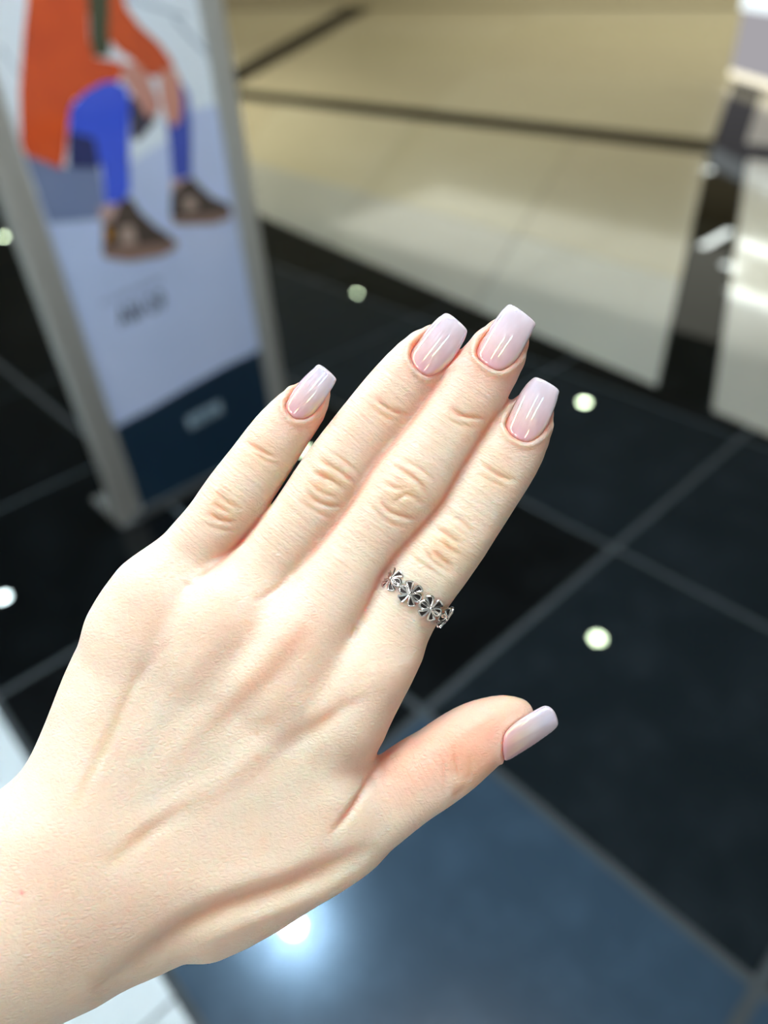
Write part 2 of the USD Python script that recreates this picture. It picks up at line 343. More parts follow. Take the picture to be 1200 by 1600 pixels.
PR = {
'jacket': [(0.759, 1.402), (0.747, 1.369), (0.713, 1.302), (0.67, 1.209), (0.633, 1.105), (0.634, 1.083), (0.709, 1.035), (0.728, 1.066), (0.769, 1.153), (0.788, 1.172), (0.868, 1.193), (0.916, 1.197), (0.931, 1.232), (0.902, 1.239), (0.863, 1.249), (0.863, 1.287), (0.883, 1.359), (0.892, 1.394)] ,
'sleeve': [(0.944, 1.39), (0.936, 1.355), (0.91, 1.282), (0.931, 1.254), (0.956, 1.236), (0.983, 1.197), (1.02, 1.19), (1.066, 1.195), (1.065, 1.217), (1.04, 1.258), (0.996, 1.3), (0.973, 1.337), (0.969, 1.389)] ,
'shirt': [(0.898, 1.393), (0.886, 1.358), (0.857, 1.252), (0.902, 1.247), (0.939, 1.354), (0.947, 1.39)] ,
'scarf': [(0.871, 1.395), (0.852, 1.349), (0.856, 1.332), (0.891, 1.334), (0.93, 1.336), (0.944, 1.39)] ,
'lefthand': [(0.93, 1.231), (0.971, 1.223), (0.991, 1.188), (1.005, 1.135), (0.991, 1.111), (0.963, 1.106), (0.95, 1.136), (0.931, 1.176), (0.921, 1.2)] ,
'righthand': [(1.023, 1.2), (1.062, 1.207), (1.075, 1.185), (1.07, 1.125), (1.051, 1.083), (1.026, 1.075), (1.013, 1.097), (1.012, 1.148)] ,
'leg1': [(0.869, 1.198), (0.896, 1.197), (0.925, 1.18), (0.925, 1.146), (0.895, 1.059), (0.865, 0.948), (0.833, 0.929), (0.792, 0.935), (0.809, 1.021), (0.802, 1.043), (0.731, 1.051), (0.77, 1.156), (0.818, 1.184)] ,
'legshade': [(0.751, 1.111), (0.809, 1.087), (0.803, 1.019), (0.725, 1.035)] ,
'leg2': [(1.071, 1.186), (1.093, 1.14), (1.081, 1.063), (1.052, 0.947), (0.993, 0.953), (1.008, 1.039), (1.012, 1.087)] ,
'lining': [(0.931, 1.167), (0.956, 1.13), (0.987, 1.099), (0.96, 1.083), (0.921, 1.06), (0.906, 1.07)] ,
'ankle1': [(0.773, 0.933), (0.829, 0.927), (0.816, 0.886), (0.764, 0.894)] ,
'shoe1': [(0.825, 0.928), (0.851, 0.938), (0.866, 0.928), (0.876, 0.897), (0.909, 0.852), (0.944, 0.819), (0.954, 0.795), (0.752, 0.835), (0.771, 0.892), (0.796, 0.891)] ,
'sole1': [(0.749, 0.839), (0.96, 0.804), (0.962, 0.779), (0.905, 0.769), (0.81, 0.781), (0.747, 0.809)] ,
'patch1': [(0.81, 0.871), (0.847, 0.87), (0.846, 0.823), (0.802, 0.828)] ,
'patch2': [(0.766, 0.877), (0.787, 0.875), (0.782, 0.847), (0.76, 0.849)] ,
'ankle2': [(0.988, 0.951), (1.035, 0.947), (1.021, 0.907), (0.982, 0.916)] ,
'shoe2': [(1.021, 0.94), (1.052, 0.947), (1.069, 0.92), (1.103, 0.882), (1.153, 0.853), (1.157, 0.831), (0.963, 0.859), (0.98, 0.919)] ,
'sole2': [(0.964, 0.862), (1.158, 0.838), (1.153, 0.814), (1.086, 0.812), (0.966, 0.841)] ,
'patch3': [(1.01, 0.899), (1.043, 0.899), (1.052, 0.866), (1.014, 0.864)] ,
'shade': [(0.631, 1.084), (0.731, 1.033), (0.808, 1.051), (0.788, 0.917), (0.757, 0.905), (0.637, 0.925)] ,
'ground': [(0.637, 0.997), (0.638, 0.934), (0.78, 0.922), (1.096, 1.103), (1.202, 1.106), (1.185, 0.25), (0.581, 0.306)] ,
'band': [(0.613, 0.34), (0.742, 0.344), (0.906, 0.365), (1.03, 0.379), (1.178, 0.382), (1.191, -0.195), (0.611, -0.063)] ,
'logo': [(0.849, 0.273), (0.987, 0.279), (0.99, 0.229), (0.851, 0.209)] ,
'text1': [(0.7, 0.703), (0.89, 0.715), (0.89, 0.7), (0.699, 0.689)] ,
'text2': [(0.728, 0.623), (0.891, 0.627), (0.897, 0.679), (0.729, 0.669)] ,
'line1': [(0.66, 1.296), (0.684, 1.232), (0.682, 1.225), (0.657, 1.289)] ,
'line2': [(0.968, 1.364), (1.13, 1.308), (1.128, 1.301), (0.966, 1.357)] ,
'line3': [(1.094, 1.312), (1.215, 1.179), (1.212, 1.168), (1.091, 1.301)] ,
}
def clip_x(p):
    q = Polygon(p).buffer(0).intersection(sbox(X0 + 0.073, 0.027, X1 - 0.061, TOP - 0.05))
    return q
def printed(name, key, col, layer, label=None, soft=0.006):
    q = clip_x(PR[key]).buffer(-soft).buffer(2 * soft, 6).buffer(-soft)
    y = SY - 0.002 - 0.0006 * layer
    gs = getattr(q, 'geoms', [q])
    obj(name, trimesh.util.concatenate([xz(g, y, SY - 0.0015) for g in gs]), col, poster, label=label)
PR['ground'] = [(0.6, 0.995), (0.66, 0.985), (0.80, 0.99), (1.00, 1.045), (1.096, 1.103), (1.202, 1.106), (1.21, 0.3), (0.58, 0.3)]
PR['band'] = [(0.58, 0.330), (0.75, 0.345), (0.906, 0.365), (1.03, 0.379), (1.22, 0.384), (1.22, 0.0), (0.58, 0.0)]
printed('printed_paving', 'ground', print_noise('paving', lin(164, 188, 228), lin(192, 210, 246), 3.2), 1)
printed('printed_shade', 'shade', print_noise('shade', lin(96, 116, 158), lin(112, 130, 168), 9), 2)
for k in ('line1', 'line2', 'line3'): printed('printed_wall_line', k, paper('line', lin(158, 180, 200)), 1, soft=0.001)
printed('printed_scarf', 'scarf', paper('scarf', lin(120, 92, 72)), 2)
printed('printed_shirt', 'shirt', paper('shirt', lin(48, 62, 40)), 3)
printed('printed_jacket', 'jacket', print_noise('orange_jacket', lin(214, 84, 14), lin(184, 58, 8), 12), 4)
printed('printed_lining', 'lining', paper('lining', lin(58, 58, 78)), 2)
printed('printed_trouser_leg', 'leg1', print_noise('blue_trousers', lin(30, 70, 214), lin(60, 96, 224), 8), 5)
printed('printed_trouser_leg', 'leg2', print_noise('blue_trousers_far', lin(66, 92, 190), lin(40, 66, 170), 8), 4)
printed('printed_trouser_shade', 'legshade', paper('leg_shade', lin(14, 34, 96)), 6)
printed('printed_sleeve', 'sleeve', print_noise('orange_sleeve', lin(208, 84, 16), lin(168, 56, 8), 10), 4)
printed('printed_hand', 'righthand', paper('hand_far', lin(196, 140, 124)), 6)
printed('printed_hand', 'lefthand', paper('hand_near', lin(190, 138, 126)), 7)
for k, (a, s, so, p) in enumerate((('ankle1', 'shoe1', 'sole1', 'patch1'), ('ankle2', 'shoe2', 'sole2', 'patch3'))):
    printed('printed_sock', a, paper('sock_%d' % k, lin(176, 150, 144)), 6)
    printed('printed_sole', so, paper('sole_%d' % k, lin(134, 110, 100)), 6)
    printed('printed_shoe', s, print_noise('shoe_%d' % k, lin(52, 46, 44), lin(70, 58, 50), 14), 7)
    printed('printed_shoe_patch', p, paper('patch_%d' % k, lin(168, 150, 140)), 8)
printed('printed_shoe_patch', 'patch2', paper('yellow_patch', lin(170, 118, 20)), 8, 'yellow heel patch')
printed('printed_footer', 'band', print_noise('teal_footer', lin(4, 36, 58), lin(10, 44, 66), 4), 6, 'dark teal footer of the advert')
ink = paper('grey_ink', lin(52, 60, 76)); logo_ink = paper('logo_ink', lin(150, 176, 194)); logo_dark = paper('logo_grey', lin(60, 92, 112))
def lettering(text, x, z, h, width, layer, m, name, bold=True, slope=0.0):
    t = meshkit.text_mesh(text, h, 0.0012, bold); v = t.vertices.copy()
    sx = width / (v[:, 0].max() - v[:, 0].min()); v[:, 0] = (v[:, 0] - v[:, 0].min()) * sx
    t.vertices = np.c_[x + v[:, 0], np.full(len(v), SY - 0.002 - 0.0006 * layer) - v[:, 2], z + v[:, 1] + slope * v[:, 0]]; t.fix_normals()
    obj(name, t, m, poster)
lettering('AUTUMN WINTER', 0.70, 0.690, 0.012, 0.19, 2, paper('light_ink', lin(120, 132, 158)), 'printed_caption', False, 0.06)
lettering('AW 09', 0.735, 0.618, 0.050, 0.150, 2, ink, 'printed_headline', True, 0.05)
obj('printed_logo', xz(Polygon([(0.858, 0.222), (0.985, 0.232), (0.983, 0.272), (0.856, 0.264)]), SY - 0.0066, SY - 0.002), logo_ink, poster)
lettering('M&W', 0.875, 0.232, 0.026, 0.09, 8.5, logo_dark, 'printed_logo_lettering', True, 0.06)
# flat steel feet of the stand
for xa in (X0 - 0.004, X1 - 0.066):
    obj('base_plate', rbox(xa, xa + 0.07, SY - 0.025, SY + 0.20, 0.0, 0.010, 0.003), M['steel'], stand, 30)

# ------------------------------------------------------------------ lit kiosk across the hall
kd = np.array([-0.63, -0.777]); kd /= np.linalg.norm(kd); kn = np.array([-kd[1], kd[0]]);
if kn @ np.array([9.0, 4.2]) < 0: kn = -kn
K0 = np.array([9.02, 4.12])
kiosk = thing('display_kiosk', 'grey display kiosk with glowing white plinth and counter at the upper right', 'kiosk', (K0[0], K0[1], 0))
def kb(s0, s1, t0, t1, z0, z1):
    m = bx(s0, s1, t0, t1, z0, z1); v = m.vertices
    m.vertices = np.c_[v[:, :1] * kd + v[:, 1:2] * kn, v[:, 2]]; m.fix_normals(); return m
M['kiosk'] = plain('kiosk_panel', (0.40, 0.385, 0.42), 0.4)
M['kiosk_added_glow'] = emit('added_glow_panel', (0.97, 0.93, 1.0), 0.42)  # grey side panels given an added glow to brighten them
obj('plinth', kb(0.06, 3.3, 0.06, 1.3, 0.0, 0.05), M['kiosk'], kiosk)
obj('light_strip', kb(0.0, 3.3, 0.0, 1.3, 0.05, 0.12), emit('warm_strip', (1.0, 0.93, 0.72), 1.5), kiosk)
for s in range(3):
    obj('side_panel', kb(s * 1.1 + 0.004, s * 1.1 + 1.096, 0.0, 1.3, 0.12, 0.66), M['kiosk_added_glow'], kiosk)
obj('counter_edge', kb(-0.02, 3.3, -0.02, 1.3, 0.66, 0.84), emit('cool_counter', (0.88, 0.97, 1.0), 1.4), kiosk)
obj('counter_top', kb(-0.03, 3.3, -0.03, 1.3, 0.84, 0.87), M['kiosk'], kiosk)

# ------------------------------------------------------------------ the hand
# Hand space: u, v run as the photograph's columns and rows at the hand's distance, w towards the lens; one unit is HAND_D / FPX metres.
UNIT = HAND_D / FPX
def hand_matrix():
    o = CAM + FWD * HAND_D
    return Gf.Matrix4d(*RIGHT, 0, *(-DOWN), 0, *(-FWD), 0, *o, 1)
def to_local(P): return np.c_[(P[:, 0] - 600) * UNIT, -(P[:, 1] - 800) * UNIT, P[:, 2] * UNIT]
def seen(P):                                     # where a point of hand space lands on the photograph
    k = 1 / (1 - P[:, 2] / FPX)
    return np.c_[600 + (P[:, 0] - 600) * k, 800 + (P[:, 1] - 800) * k]
def back(p, w):                                  # the hand-space point at height w that lands on p
    p = np.asarray(p, float); return np.c_[600 + (p[:, 0] - 600) * (1 - w / FPX), 800 + (p[:, 1] - 800) * (1 - w / FPX)]

FINGERS = {
 'little': dict(L=[(468,595),(450,607),(425,627),(400,652),(375,685),(335,735),(300,787),(262,830),(225,868)],
                R=[(512,615),(514,627),(509,647),(493,673),(470,707),(450,740),(420,785),(405,812),(375,847),(340,880),(312,900)],
                ax=((497,605),(290,862)), root=[((240,925),56),((210,985),62)], w=-4, tip=15),
 'ring':   dict(L=[(672,506),(647,518),(618,545),(580,585),(567,602),(533,643),(500,685),(475,720),(440,775),(408,818),(375,858),(340,890)],
                R=[(719,542),(718,555),(697,588),(673,618),(645,658),(625,682),(590,725),(570,755),(550,787),(525,822),(487,867),(455,900)],
                ax=((697,528),(410,872)), root=[((365,945),60),((325,1010),66)], w=0, tip=19, fat=2.6),
 'middle': dict(L=[(773,497),(755,508),(737,530),(719,553),(697,588),(673,618),(645,658),(625,682),(590,725),(570,755),(550,787),(525,822),(487,867),(455,905)],
                R=[(825,532),(826,543),(822,560),(808,588),(783,632),(740,700),(705,757),(690,785),(660,820),(635,847),(612,872),(592,902),(575,940),(560,968)],
                ax=((800,517),(515,925)), root=[((480,980),61),((440,1050),68)], w=7, tip=20, fat=2.6),
 'index':  dict(L=[(815,612),(800,622),(787,635),(778,645),(740,700),(705,757),(690,785),(660,820),(635,847),(612,880),(592,910),(575,940),(557,973)],
                R=[(866,640),(866,653),(858,683),(842,720),(830,747),(805,787),(775,832),(752,870),(730,902),(712,927),(702,940),(675,977),(655,1022),(645,1040)],
                ax=((842,630),(605,990)), root=[((578,1050),58),((540,1110),66)], w=0, tip=19, fat=2.6),
 'thumb':  dict(L=[(582,1197),(610,1178),(633,1163),(660,1148),(685,1130),(710,1115),(735,1105),(760,1099),(778,1095),(803,1096),(820,1101),(836,1112)][::-1],
                R=[(530,1388),(560,1368),(590,1350),(633,1310),(667,1283),(700,1262),(737,1235),(753,1220),(775,1200),(790,1185),(815,1163),(830,1150)][::-1],
                ax=((822,1125),(590,1262)), root=[((500,1320),66),((410,1385),64),((330,1430),60)], w=-16, tip=17),
}
def chain(F):
    a, b = np.array(F['ax'][0], float), np.array(F['ax'][1], float)
    ln = np.linalg.norm(b - a); d = (b - a) / ln; nrm = np.array([-d[1], d[0]])
    def prof(E):
        E = np.array(E, float); s = (E - a) @ d; n = (E - a) @ nrm; o = np.argsort(s); return s[o], n[o]
    sl, nl = prof(F['L']); sr, nr = prof(F['R'])
    st = np.linspace(max(sl.min(), sr.min(), 0), ln, 22)
    l, r = np.interp(st, sl, nl), np.interp(st, sr, nr)
    c = (l + r) / 2; rad = np.abs(l - r) / 2
    rad = np.convolve(np.r_[rad[0], rad, rad[-1]], [.25, .5, .25], 'valid'); c = np.convolve(np.r_[c[0], c, c[-1]], [.25, .5, .25], 'valid')
    rad = rad + F.get('fat', 0) * np.clip((st - 35) / 40, 0, 1)
    P = a + st[:, None] * d + c[:, None] * nrm
    w = np.full(len(st), float(F['w']))
    # a rounded pulp at the tip
    t = F['tip']; k = np.clip(st / 46.0, 0, 1)
    rad = t + (rad - t) * np.sqrt(1 - (1 - k) ** 2)
    w = w - 9.0 * (1 - k)
    Q = [np.r_[p, z] for p, z in zip(P, w)]; R = list(rad)
    for (p, r0) in F['root']:
        Q.append(np.r_[p, F['w'] + 10.0]); R.append(r0)
    F['frame'] = (a, d, nrm, ln, st, rad)
    return np.array(Q), np.array(R)

palm_px = [(0,1237),(33,1207),(50,1180),(72,1130),(90,1080),(107,1040),(133,987),(150,950),(167,920),(193,893),(225,868),
           (300,880),(400,890),(480,915),(556,985),(600,1005),(655,1015),(640,1047),(620,1087),(602,1122),(592,1152),(584,1190),(596,1215),(612,1250),
           (618,1296),(604,1328),(586,1352),(533,1387),(467,1427),(417,1457),(393,1472),(350,1487),(300,1500),(283,1507),(250,1523),(200,1547),(150,1577),(103,1600),
           (20,1652),(-120,1775),(-330,1960),(-620,1760),(-380,1545),(-150,1360),(-60,1284)]
ARM0, ARMD = np.array([170.0, 1345.0]), np.array([-0.79, 0.613])
def arm_lift(px): s = (px - ARM0) @ ARMD; return 0.30 * np.log1p(np.exp((s - 40) / 60.0)) * 60.0 * 1.0
def chaikin(p, n=2):
    p = np.asarray(p, float)
    for _ in range(n):
        q = np.roll(p, -1, 0); p = np.stack([.75 * p + .25 * q, .25 * p + .75 * q], 1).reshape(-1, 2)
    return p
palm_px = chaikin(palm_px, 2)
palm_uv = back(palm_px, 0) ; lift = arm_lift(palm_px)
palm_uv = np.c_[600 + (palm_px[:, 0] - 600) * (1 - lift / FPX), 800 + (palm_px[:, 1] - 800) * (1 - lift / FPX)]

STEP = 3.0
lo, hi = np.array([-420.0, 470.0, -150.0]), np.array([900.0, 1870.0, 150.0])
gu, gv, gw = [np.arange(lo[k], hi[k], STEP, dtype=np.float32) for k in range(3)]
def poly_sdf(poly, X, Y):
    q = np.roll(poly, -1, 0); d = np.full(X.shape, 1e9); ins = np.zeros(X.shape, bool)
    for (ax, ay), (bx_, by) in zip(poly, q):
        ex, ey = bx_ - ax, by - ay; L2 = ex * ex + ey * ey + 1e-9
        t = np.clip(((X - ax) * ex + (Y - ay) * ey) / L2, 0, 1)
        d = np.minimum(d, (X - ax - t * ex) ** 2 + (Y - ay - t * ey) ** 2)
        if ay != by:
            ins ^= ((ay > Y) != (by > Y)) & (X < ex * (Y - ay) / (by - ay) + ax)
    d = np.sqrt(d); return np.where(ins, d, -d)
UU, VV = np.meshgrid(gu, gv, indexing='ij')
d2 = poly_sdf(palm_uv, UU, VV)
d2 = d2 + (gaussian_filter(d2, 14) - d2) * sstep(30, 120, d2)
sarm = (UU - ARM0[0]) * ARMD[0] + (VV - ARM0[1]) * ARMD[1]
ka = sstep(-260, 60, sarm)
tarm = (UU - ARM0[0]) * 0.613 + (VV - ARM0[1]) * 0.79
Rr = 96 + 95 * ka + 85 * ka * sstep(-60, 110, tarm)                                  # how far in the edge rounds
Hh = 74 + 42 * ka                                   # half thickness
aa = np.clip((Rr - d2) / Rr, 0, None)
field = np.empty((len(gu), len(gv), len(gw)), np.float32)
wc0 = (-6.0 * np.ones_like(UU)).astype(np.float32)
inner = np.minimum(Rr, Hh).astype(np.float32)
for k, w in enumerate(gw):
    b = np.abs(w - wc0) / Hh
    field[:, :, k] = (np.sqrt(aa ** 2 + b ** 2) - 1) * inner
def smin(a, b, k):
    h = np.clip(0.5 + 0.5 * (b - a) / k, 0, 1); return b + (a - b) * h - k * h * (1 - h)
def chain_field(Q, R, sub, ratio=0.96):
    X, Y, Z = np.meshgrid(gu[sub[0]], gv[sub[1]], gw[sub[2]], indexing='ij', sparse=True)
    out = None
    for i in range(len(Q) - 1):
        a, b = Q[i].astype(np.float32), Q[i + 1].astype(np.float32); e = b - a; L2 = e @ e
        t = np.clip(((X - a[0]) * e[0] + (Y - a[1]) * e[1] + (Z - a[2]) * e[2]) / L2, 0, 1)
        d = (((X - a[0] - t * e[0]) ** 2 + (Y - a[1] - t * e[1]) ** 2) ** 1.3 + (np.abs(Z - a[2] - t * e[2]) / ratio) ** 2.6) ** (1 / 2.6) - (R[i] + (R[i + 1] - R[i]) * t)
        out = d if out is None else np.minimum(out, d)
    return out.astype(np.float32)
fing = np.full(field.shape, 1e3, np.float32); CH = {}
for nm in ('little', 'ring', 'middle', 'index'):
    Q, R = chain(FINGERS[nm]); CH[nm] = (Q, R); pad = R.max() + 24
    sub = []
    for k, g in enumerate((gu, gv, gw)):
        i0, i1 = np.searchsorted(g, Q[:, k].min() - pad), np.searchsorted(g, Q[:, k].max() + pad); sub.append(slice(i0, i1))
    sub = tuple(sub); fing[sub] = smin(fing[sub], chain_field(Q, R, sub), 9.0)
for line in (FINGERS['ring']['R'][2:], FINGERS['middle']['R'][4:-1]):      # flesh pressed together where the fingers touch
    Q = np.c_[np.array(line, float), np.full(len(line), -17.0)]; R = np.full(len(line), 15.0); pad = 45
    sub = tuple(slice(np.searchsorted(g, Q[:, k].min() - pad), np.searchsorted(g, Q[:, k].max() + pad)) for k, g in enumerate((gu, gv, gw)))
    fing[sub] = smin(fing[sub], chain_field(Q, R, sub), 9.0)
near = fing < 200
field = np.where(near, smin(field, np.minimum(fing, 400), 30.0), field).astype(np.float32)
Q, R = chain(FINGERS['thumb']); CH['thumb'] = (Q, R); pad = R.max() + 24
sub = tuple(slice(np.searchsorted(g, Q[:, k].min() - pad), np.searchsorted(g, Q[:, k].max() + pad)) for k, g in enumerate((gu, gv, gw)))
field[sub] = smin(field[sub], chain_field(Q, R, sub, 0.92), 14.0)

def surface_nets(F, lo, h):
    S = F < 0; nx, ny, nz = F.shape
    c = np.zeros((nx - 1, ny - 1, nz - 1), np.int8)
    for i in (0, 1):
        for j in (0, 1):
            for k in (0, 1): c += S[i:nx - 1 + i, j:ny - 1 + j, k:nz - 1 + k]
    I = np.argwhere((c > 0) & (c < 8)); idx = np.full(c.shape, -1, np.int32); idx[tuple(I.T)] = np.arange(len(I))
    acc, cnt = np.zeros((len(I), 3)), np.zeros(len(I))
    co = [(i, j, k) for i in (0, 1) for j in (0, 1) for k in (0, 1)]
    val = {o: F[I[:, 0] + o[0], I[:, 1] + o[1], I[:, 2] + o[2]] for o in co}
    for o in co:
        for ax in range(3):
            if o[ax]: continue
            p = list(o); p[ax] = 1; p = tuple(p); a, b = val[o], val[p]; m = (a < 0) != (b < 0)
            t = np.where(m, a / np.where(m, a - b, 1), 0); q = np.tile(np.array(o, float), (len(I), 1)); q[:, ax] = t
            acc[m] += q[m]; cnt[m] += 1
    V = lo + h * (I + acc / cnt[:, None]); faces = []
    for ax in range(3):
        u, w = (ax + 1) % 3, (ax + 2) % 3
        s0 = [slice(None)] * 3; s1 = [slice(None)] * 3; s0[ax] = slice(0, -1); s1[ax] = slice(1, None)
        E = np.argwhere(S[tuple(s0)] != S[tuple(s1)]); E = E[(E[:, u] > 0) & (E[:, w] > 0) & (E[:, u] < F.shape[u] - 1) & (E[:, w] < F.shape[w] - 1)]
        def at(du, dw):
            q = E.copy(); q[:, u] -= du; q[:, w] -= dw; return idx[tuple(q.T)]
        a, b, cc, d = at(1, 1), at(0, 1), at(0, 0), at(1, 0)
        flip = ~S[tuple(E.T)]
        quad = np.stack([a, b, cc, d], 1); quad[flip] = quad[flip][:, ::-1]
        faces.append(quad)
    f = np.vstack(faces); f = f[(f >= 0).all(1)]
    return V, np.vstack([f[:, [0, 1, 2]], f[:, [0, 2, 3]]])
field = gaussian_filter(field, 0.8, truncate=2.5)
V, Fc = surface_nets(field, lo, STEP)
del field, fing, near
skin = trimesh.Trimesh(V, Fc, process=False)
comps = trimesh.graph.connected_components(skin.face_adjacency, min_len=1000)
if len(comps) > 1:
    skin.update_faces(max(comps, key=len)); skin.remove_unreferenced_vertices()
def averaging(n, faces):
    e = np.vstack([faces[:, [0, 1]], faces[:, [1, 2]], faces[:, [2, 0]]]); e = np.vstack([e, e[:, ::-1]])
    A = sparse.coo_matrix((np.ones(len(e)), (e[:, 0], e[:, 1])), shape=(n, n)).tocsr(); A.data[:] = 1.0
    return sparse.diags(1 / np.maximum(np.asarray(A.sum(1)).ravel(), 1)) @ A
A_ = averaging(len(skin.vertices), skin.faces)
q = np.array(skin.vertices)
for _ in range(3): q = q + 0.4 * (A_ @ q - q)
skin = trimesh.Trimesh(q, skin.faces, process=False)

# ---- relief of the skin, driven by where each vertex sits on the back of the hand
def line_d(p, poly):
    poly = np.asarray(poly, float); best = np.full(len(p), 1e9); tt = np.zeros(len(p)); sg = np.zeros(len(p))
    L = np.r_[0, np.cumsum(np.linalg.norm(np.diff(poly, axis=0), axis=1))]
    for i in range(len(poly) - 1):
        a, e = poly[i], poly[i + 1] - poly[i]; t = np.clip(((p - a) @ e) / (e @ e), 0, 1)
        r = p - a - t[:, None] * e; d = np.linalg.norm(r, axis=1); m = d < best
        best[m] = d[m]; tt[m] = ((L[i] + t * (L[i + 1] - L[i])) / L[-1])[m]; sg[m] = np.sign(e[0] * r[:, 1] - e[1] * r[:, 0])[m]
    return best, tt, sg
def smooth_line(p, n=2):
    p = np.asarray(p, float)
    for _ in range(n):
        a, b = p[:-1], p[1:]; p = np.vstack([p[:1], np.stack([.75 * a + .25 * b, .25 * a + .75 * b], 1).reshape(-1, 2), p[-1:]])
    return p
def groove(p, poly, width, amp, fade=0.25):
    pl = np.asarray(poly, float); m = ((p > pl.min(0) - 3 * width) & (p < pl.max(0) + 3 * width)).all(1)
    out = np.zeros(len(p))
    if m.any(): out[m] = groove_(p[m], poly, width, amp, fade)
    return out
def groove_(p, poly, width, amp, fade=0.25):
    d, t, _ = line_d(p, smooth_line(poly)); e = np.clip(np.minimum(t, 1 - t) / max(fade, 1e-3), 0, 1) if fade else 1.0
    return amp * np.exp(-(d / width) ** 2) * (e ** 0.7 if fade else 1.0)
V = np.array(skin.vertices); N = np.array(skin.vertex_normals)
S2 = seen(V + np.c_[np.zeros((len(V), 2)), arm_lift(V[:, :2])])
top = sstep(-0.15, 0.35, N[:, 2])
disp = np.zeros(len(V))
tint = np.ones((len(V), 3))
RELIEF = [  # polyline on the photograph, width, height (+ ridge, - valley), fade
 # tendons of the back of the hand and the hollows beside them
 ([(560,1062),(500,1098),(430,1150),(350,1215),(290,1265)], 20, 6.5, .3), ([(572,1088),(530,1112),(478,1150),(430,1180)], 13, -7.5, .45),
 ([(470,955),(420,1020),(370,1075),(300,1140),(220,1230)], 24, 6.0, .3), ([(500,985),(440,1045),(385,1100),(322,1150)], 18, -5.5, .4),
 ([(345,985),(300,1040),(250,1110),(190,1210)], 26, 3.5, .3), ([(400,985),(350,1030),(300,1085)], 22, -4.0, .4),
 ([(228,960),(200,1040),(165,1130)], 26, 3.0, .3), ([(285,985),(240,1030),(212,1060),(172,1150),(132,1225),(105,1275)], 9, -3.2, .3),
 ([(330,1205),(285,1245),(240,1275),(190,1310)], 16, 4.0, .35), ([(300,1262),(247,1290),(205,1322),(158,1352)], 13, -6.0, .4),
 # hollow of the thumb side and the tendon below it
 ([(592,1318),(540,1348),(487,1372),(440,1390),(400,1404),(350,1420),(300,1444),(250,1480),(200,1522),(140,1556)], 19, -13.0, .25),
 ([(610,1335),(550,1372),(480,1402),(420,1425),(360,1450),(310,1478)], 14, 5.0, .3),
 ([(520,1330),(450,1362),(380,1378),(300,1408)], 26, 5.0, .35),
 # fold where the thumb meets the palm
 ([(583,1200),(572,1228),(556,1256),(536,1282),(512,1308)], 6, -7.0, .4), ([(545,1218),(530,1250),(505,1280)], 20, 4.0, .4),
 # webs between the fingers
 ([(330,888),(312,902),(298,912),(285,918)], 5, -5, .3), ([(462,892),(440,914),(415,932),(395,940)], 5, -4, .3), ([(566,955),(558,972),(552,988),(548,1000)], 5, -6, .3),
 # knuckle creases
 ([(495,715),(512,726),(535,739),(556,757)], 3.6, -3.4, .3), ([(488,738),(508,744),(522,752),(540,768)], 4, -3.2, .3), ([(478,765),(490,781),(515,791),(540,790)], 3.6, -3.4, .3), ([(503,742),(515,753),(512,765)], 7, -3.2, .3), ([(482,750),(497,768),(528,778)], 3.4, -2.2, .3), ([(520,705),(550,730),(568,748)], 3.4, -2.0, .3), ([(470,782),(495,802),(525,812)], 3.6, -2.2, .3),
 ([(610,726),(638,739),(660,758),(672,780)], 3.6, -3.4, .3), ([(590,778),(606,799),(630,807),(656,812)], 3.6, -3.4, .3), ([(598,752),(618,764),(636,762)], 4, -2.6, .3), ([(612,790),(622,778),(640,770),(662,790)], 4, -2.6, .3), ([(580,790),(600,815),(635,827)], 3.6, -2.0, .3), ([(628,715),(660,733),(684,760)], 3.4, -2.0, .3),
 ([(680,823),(700,836),(722,853)], 3.8, -3.2, .3), ([(674,858),(690,874),(710,888)], 4.0, -3.6, .3), ([(698,800),(728,818),(742,842)], 3.6, -2.4, .3), ([(690,842),(702,858),(722,868)], 4, -2.4, .3), ([(660,850),(668,868),(688,886),(712,896)], 3.6, -2.4, .3), ([(640,862),(655,880),(690,900)], 3.6, -1.8, .3),
 ([(335,768),(354,784),(378,798)], 3.6, -3.0, .3), ([(324,800),(344,814),(370,815)], 3.6, -3.4, .3), ([(330,784),(345,795),(360,800)], 4.5, -2.4, .3), ([(310,815),(340,828),(375,828)], 3.4, -1.8, .3),
 ([(383,688),(407,705),(434,716)], 3.6, -3.4, .3), ([(392,706),(412,720),(440,726)], 3.4, -1.8, .3),
 ([(585,618),(600,634),(622,646),(640,648)], 3.8, -3.0, .3), ([(578,634),(600,652),(622,658)], 3.4, -1.6, .3),
 ([(700,636),(720,650),(742,652),(762,654)], 3.8, -3.4, .3), ([(696,650),(716,664),(746,668)], 3.4, -1.8, .3),
 ([(750,723),(768,736),(790,748),(806,750)], 3.8, -3.2, .3), ([(744,738),(766,752),(792,762)], 3.4, -1.8, .3),
 ([(706,1166),(712,1195),(717,1222)], 3.8, -2.4, .3), ([(727,1228),(718,1238),(706,1246)], 4.5, -3.0, .3), ([(690,1180),(694,1215),(692,1250)], 3.6, -1.8, .3), ([(732,1180),(735,1205),(728,1222)], 4, -1.6, .3),
]
for poly, wd, am, fd in RELIEF: disp += groove(S2, poly, wd, am * (1.1 if wd < 5 else 0.9 if wd in (19, 14) else 0.62 if wd > 8 else 1.0), fd) * top
for (c, r, am) in [((515,752),36,1.6),((630,775),38,1.6),((700,855),38,1.6),((355,795),32,1.4),((235,945),46,2.0),((345,985),50,2.4),((462,1000),52,3.0),((580,1050),48,3.2),((20,1300),70,10.0)]:
    disp += am * np.exp(-(np.linalg.norm(S2 - c, axis=1) / r) ** 2) * top
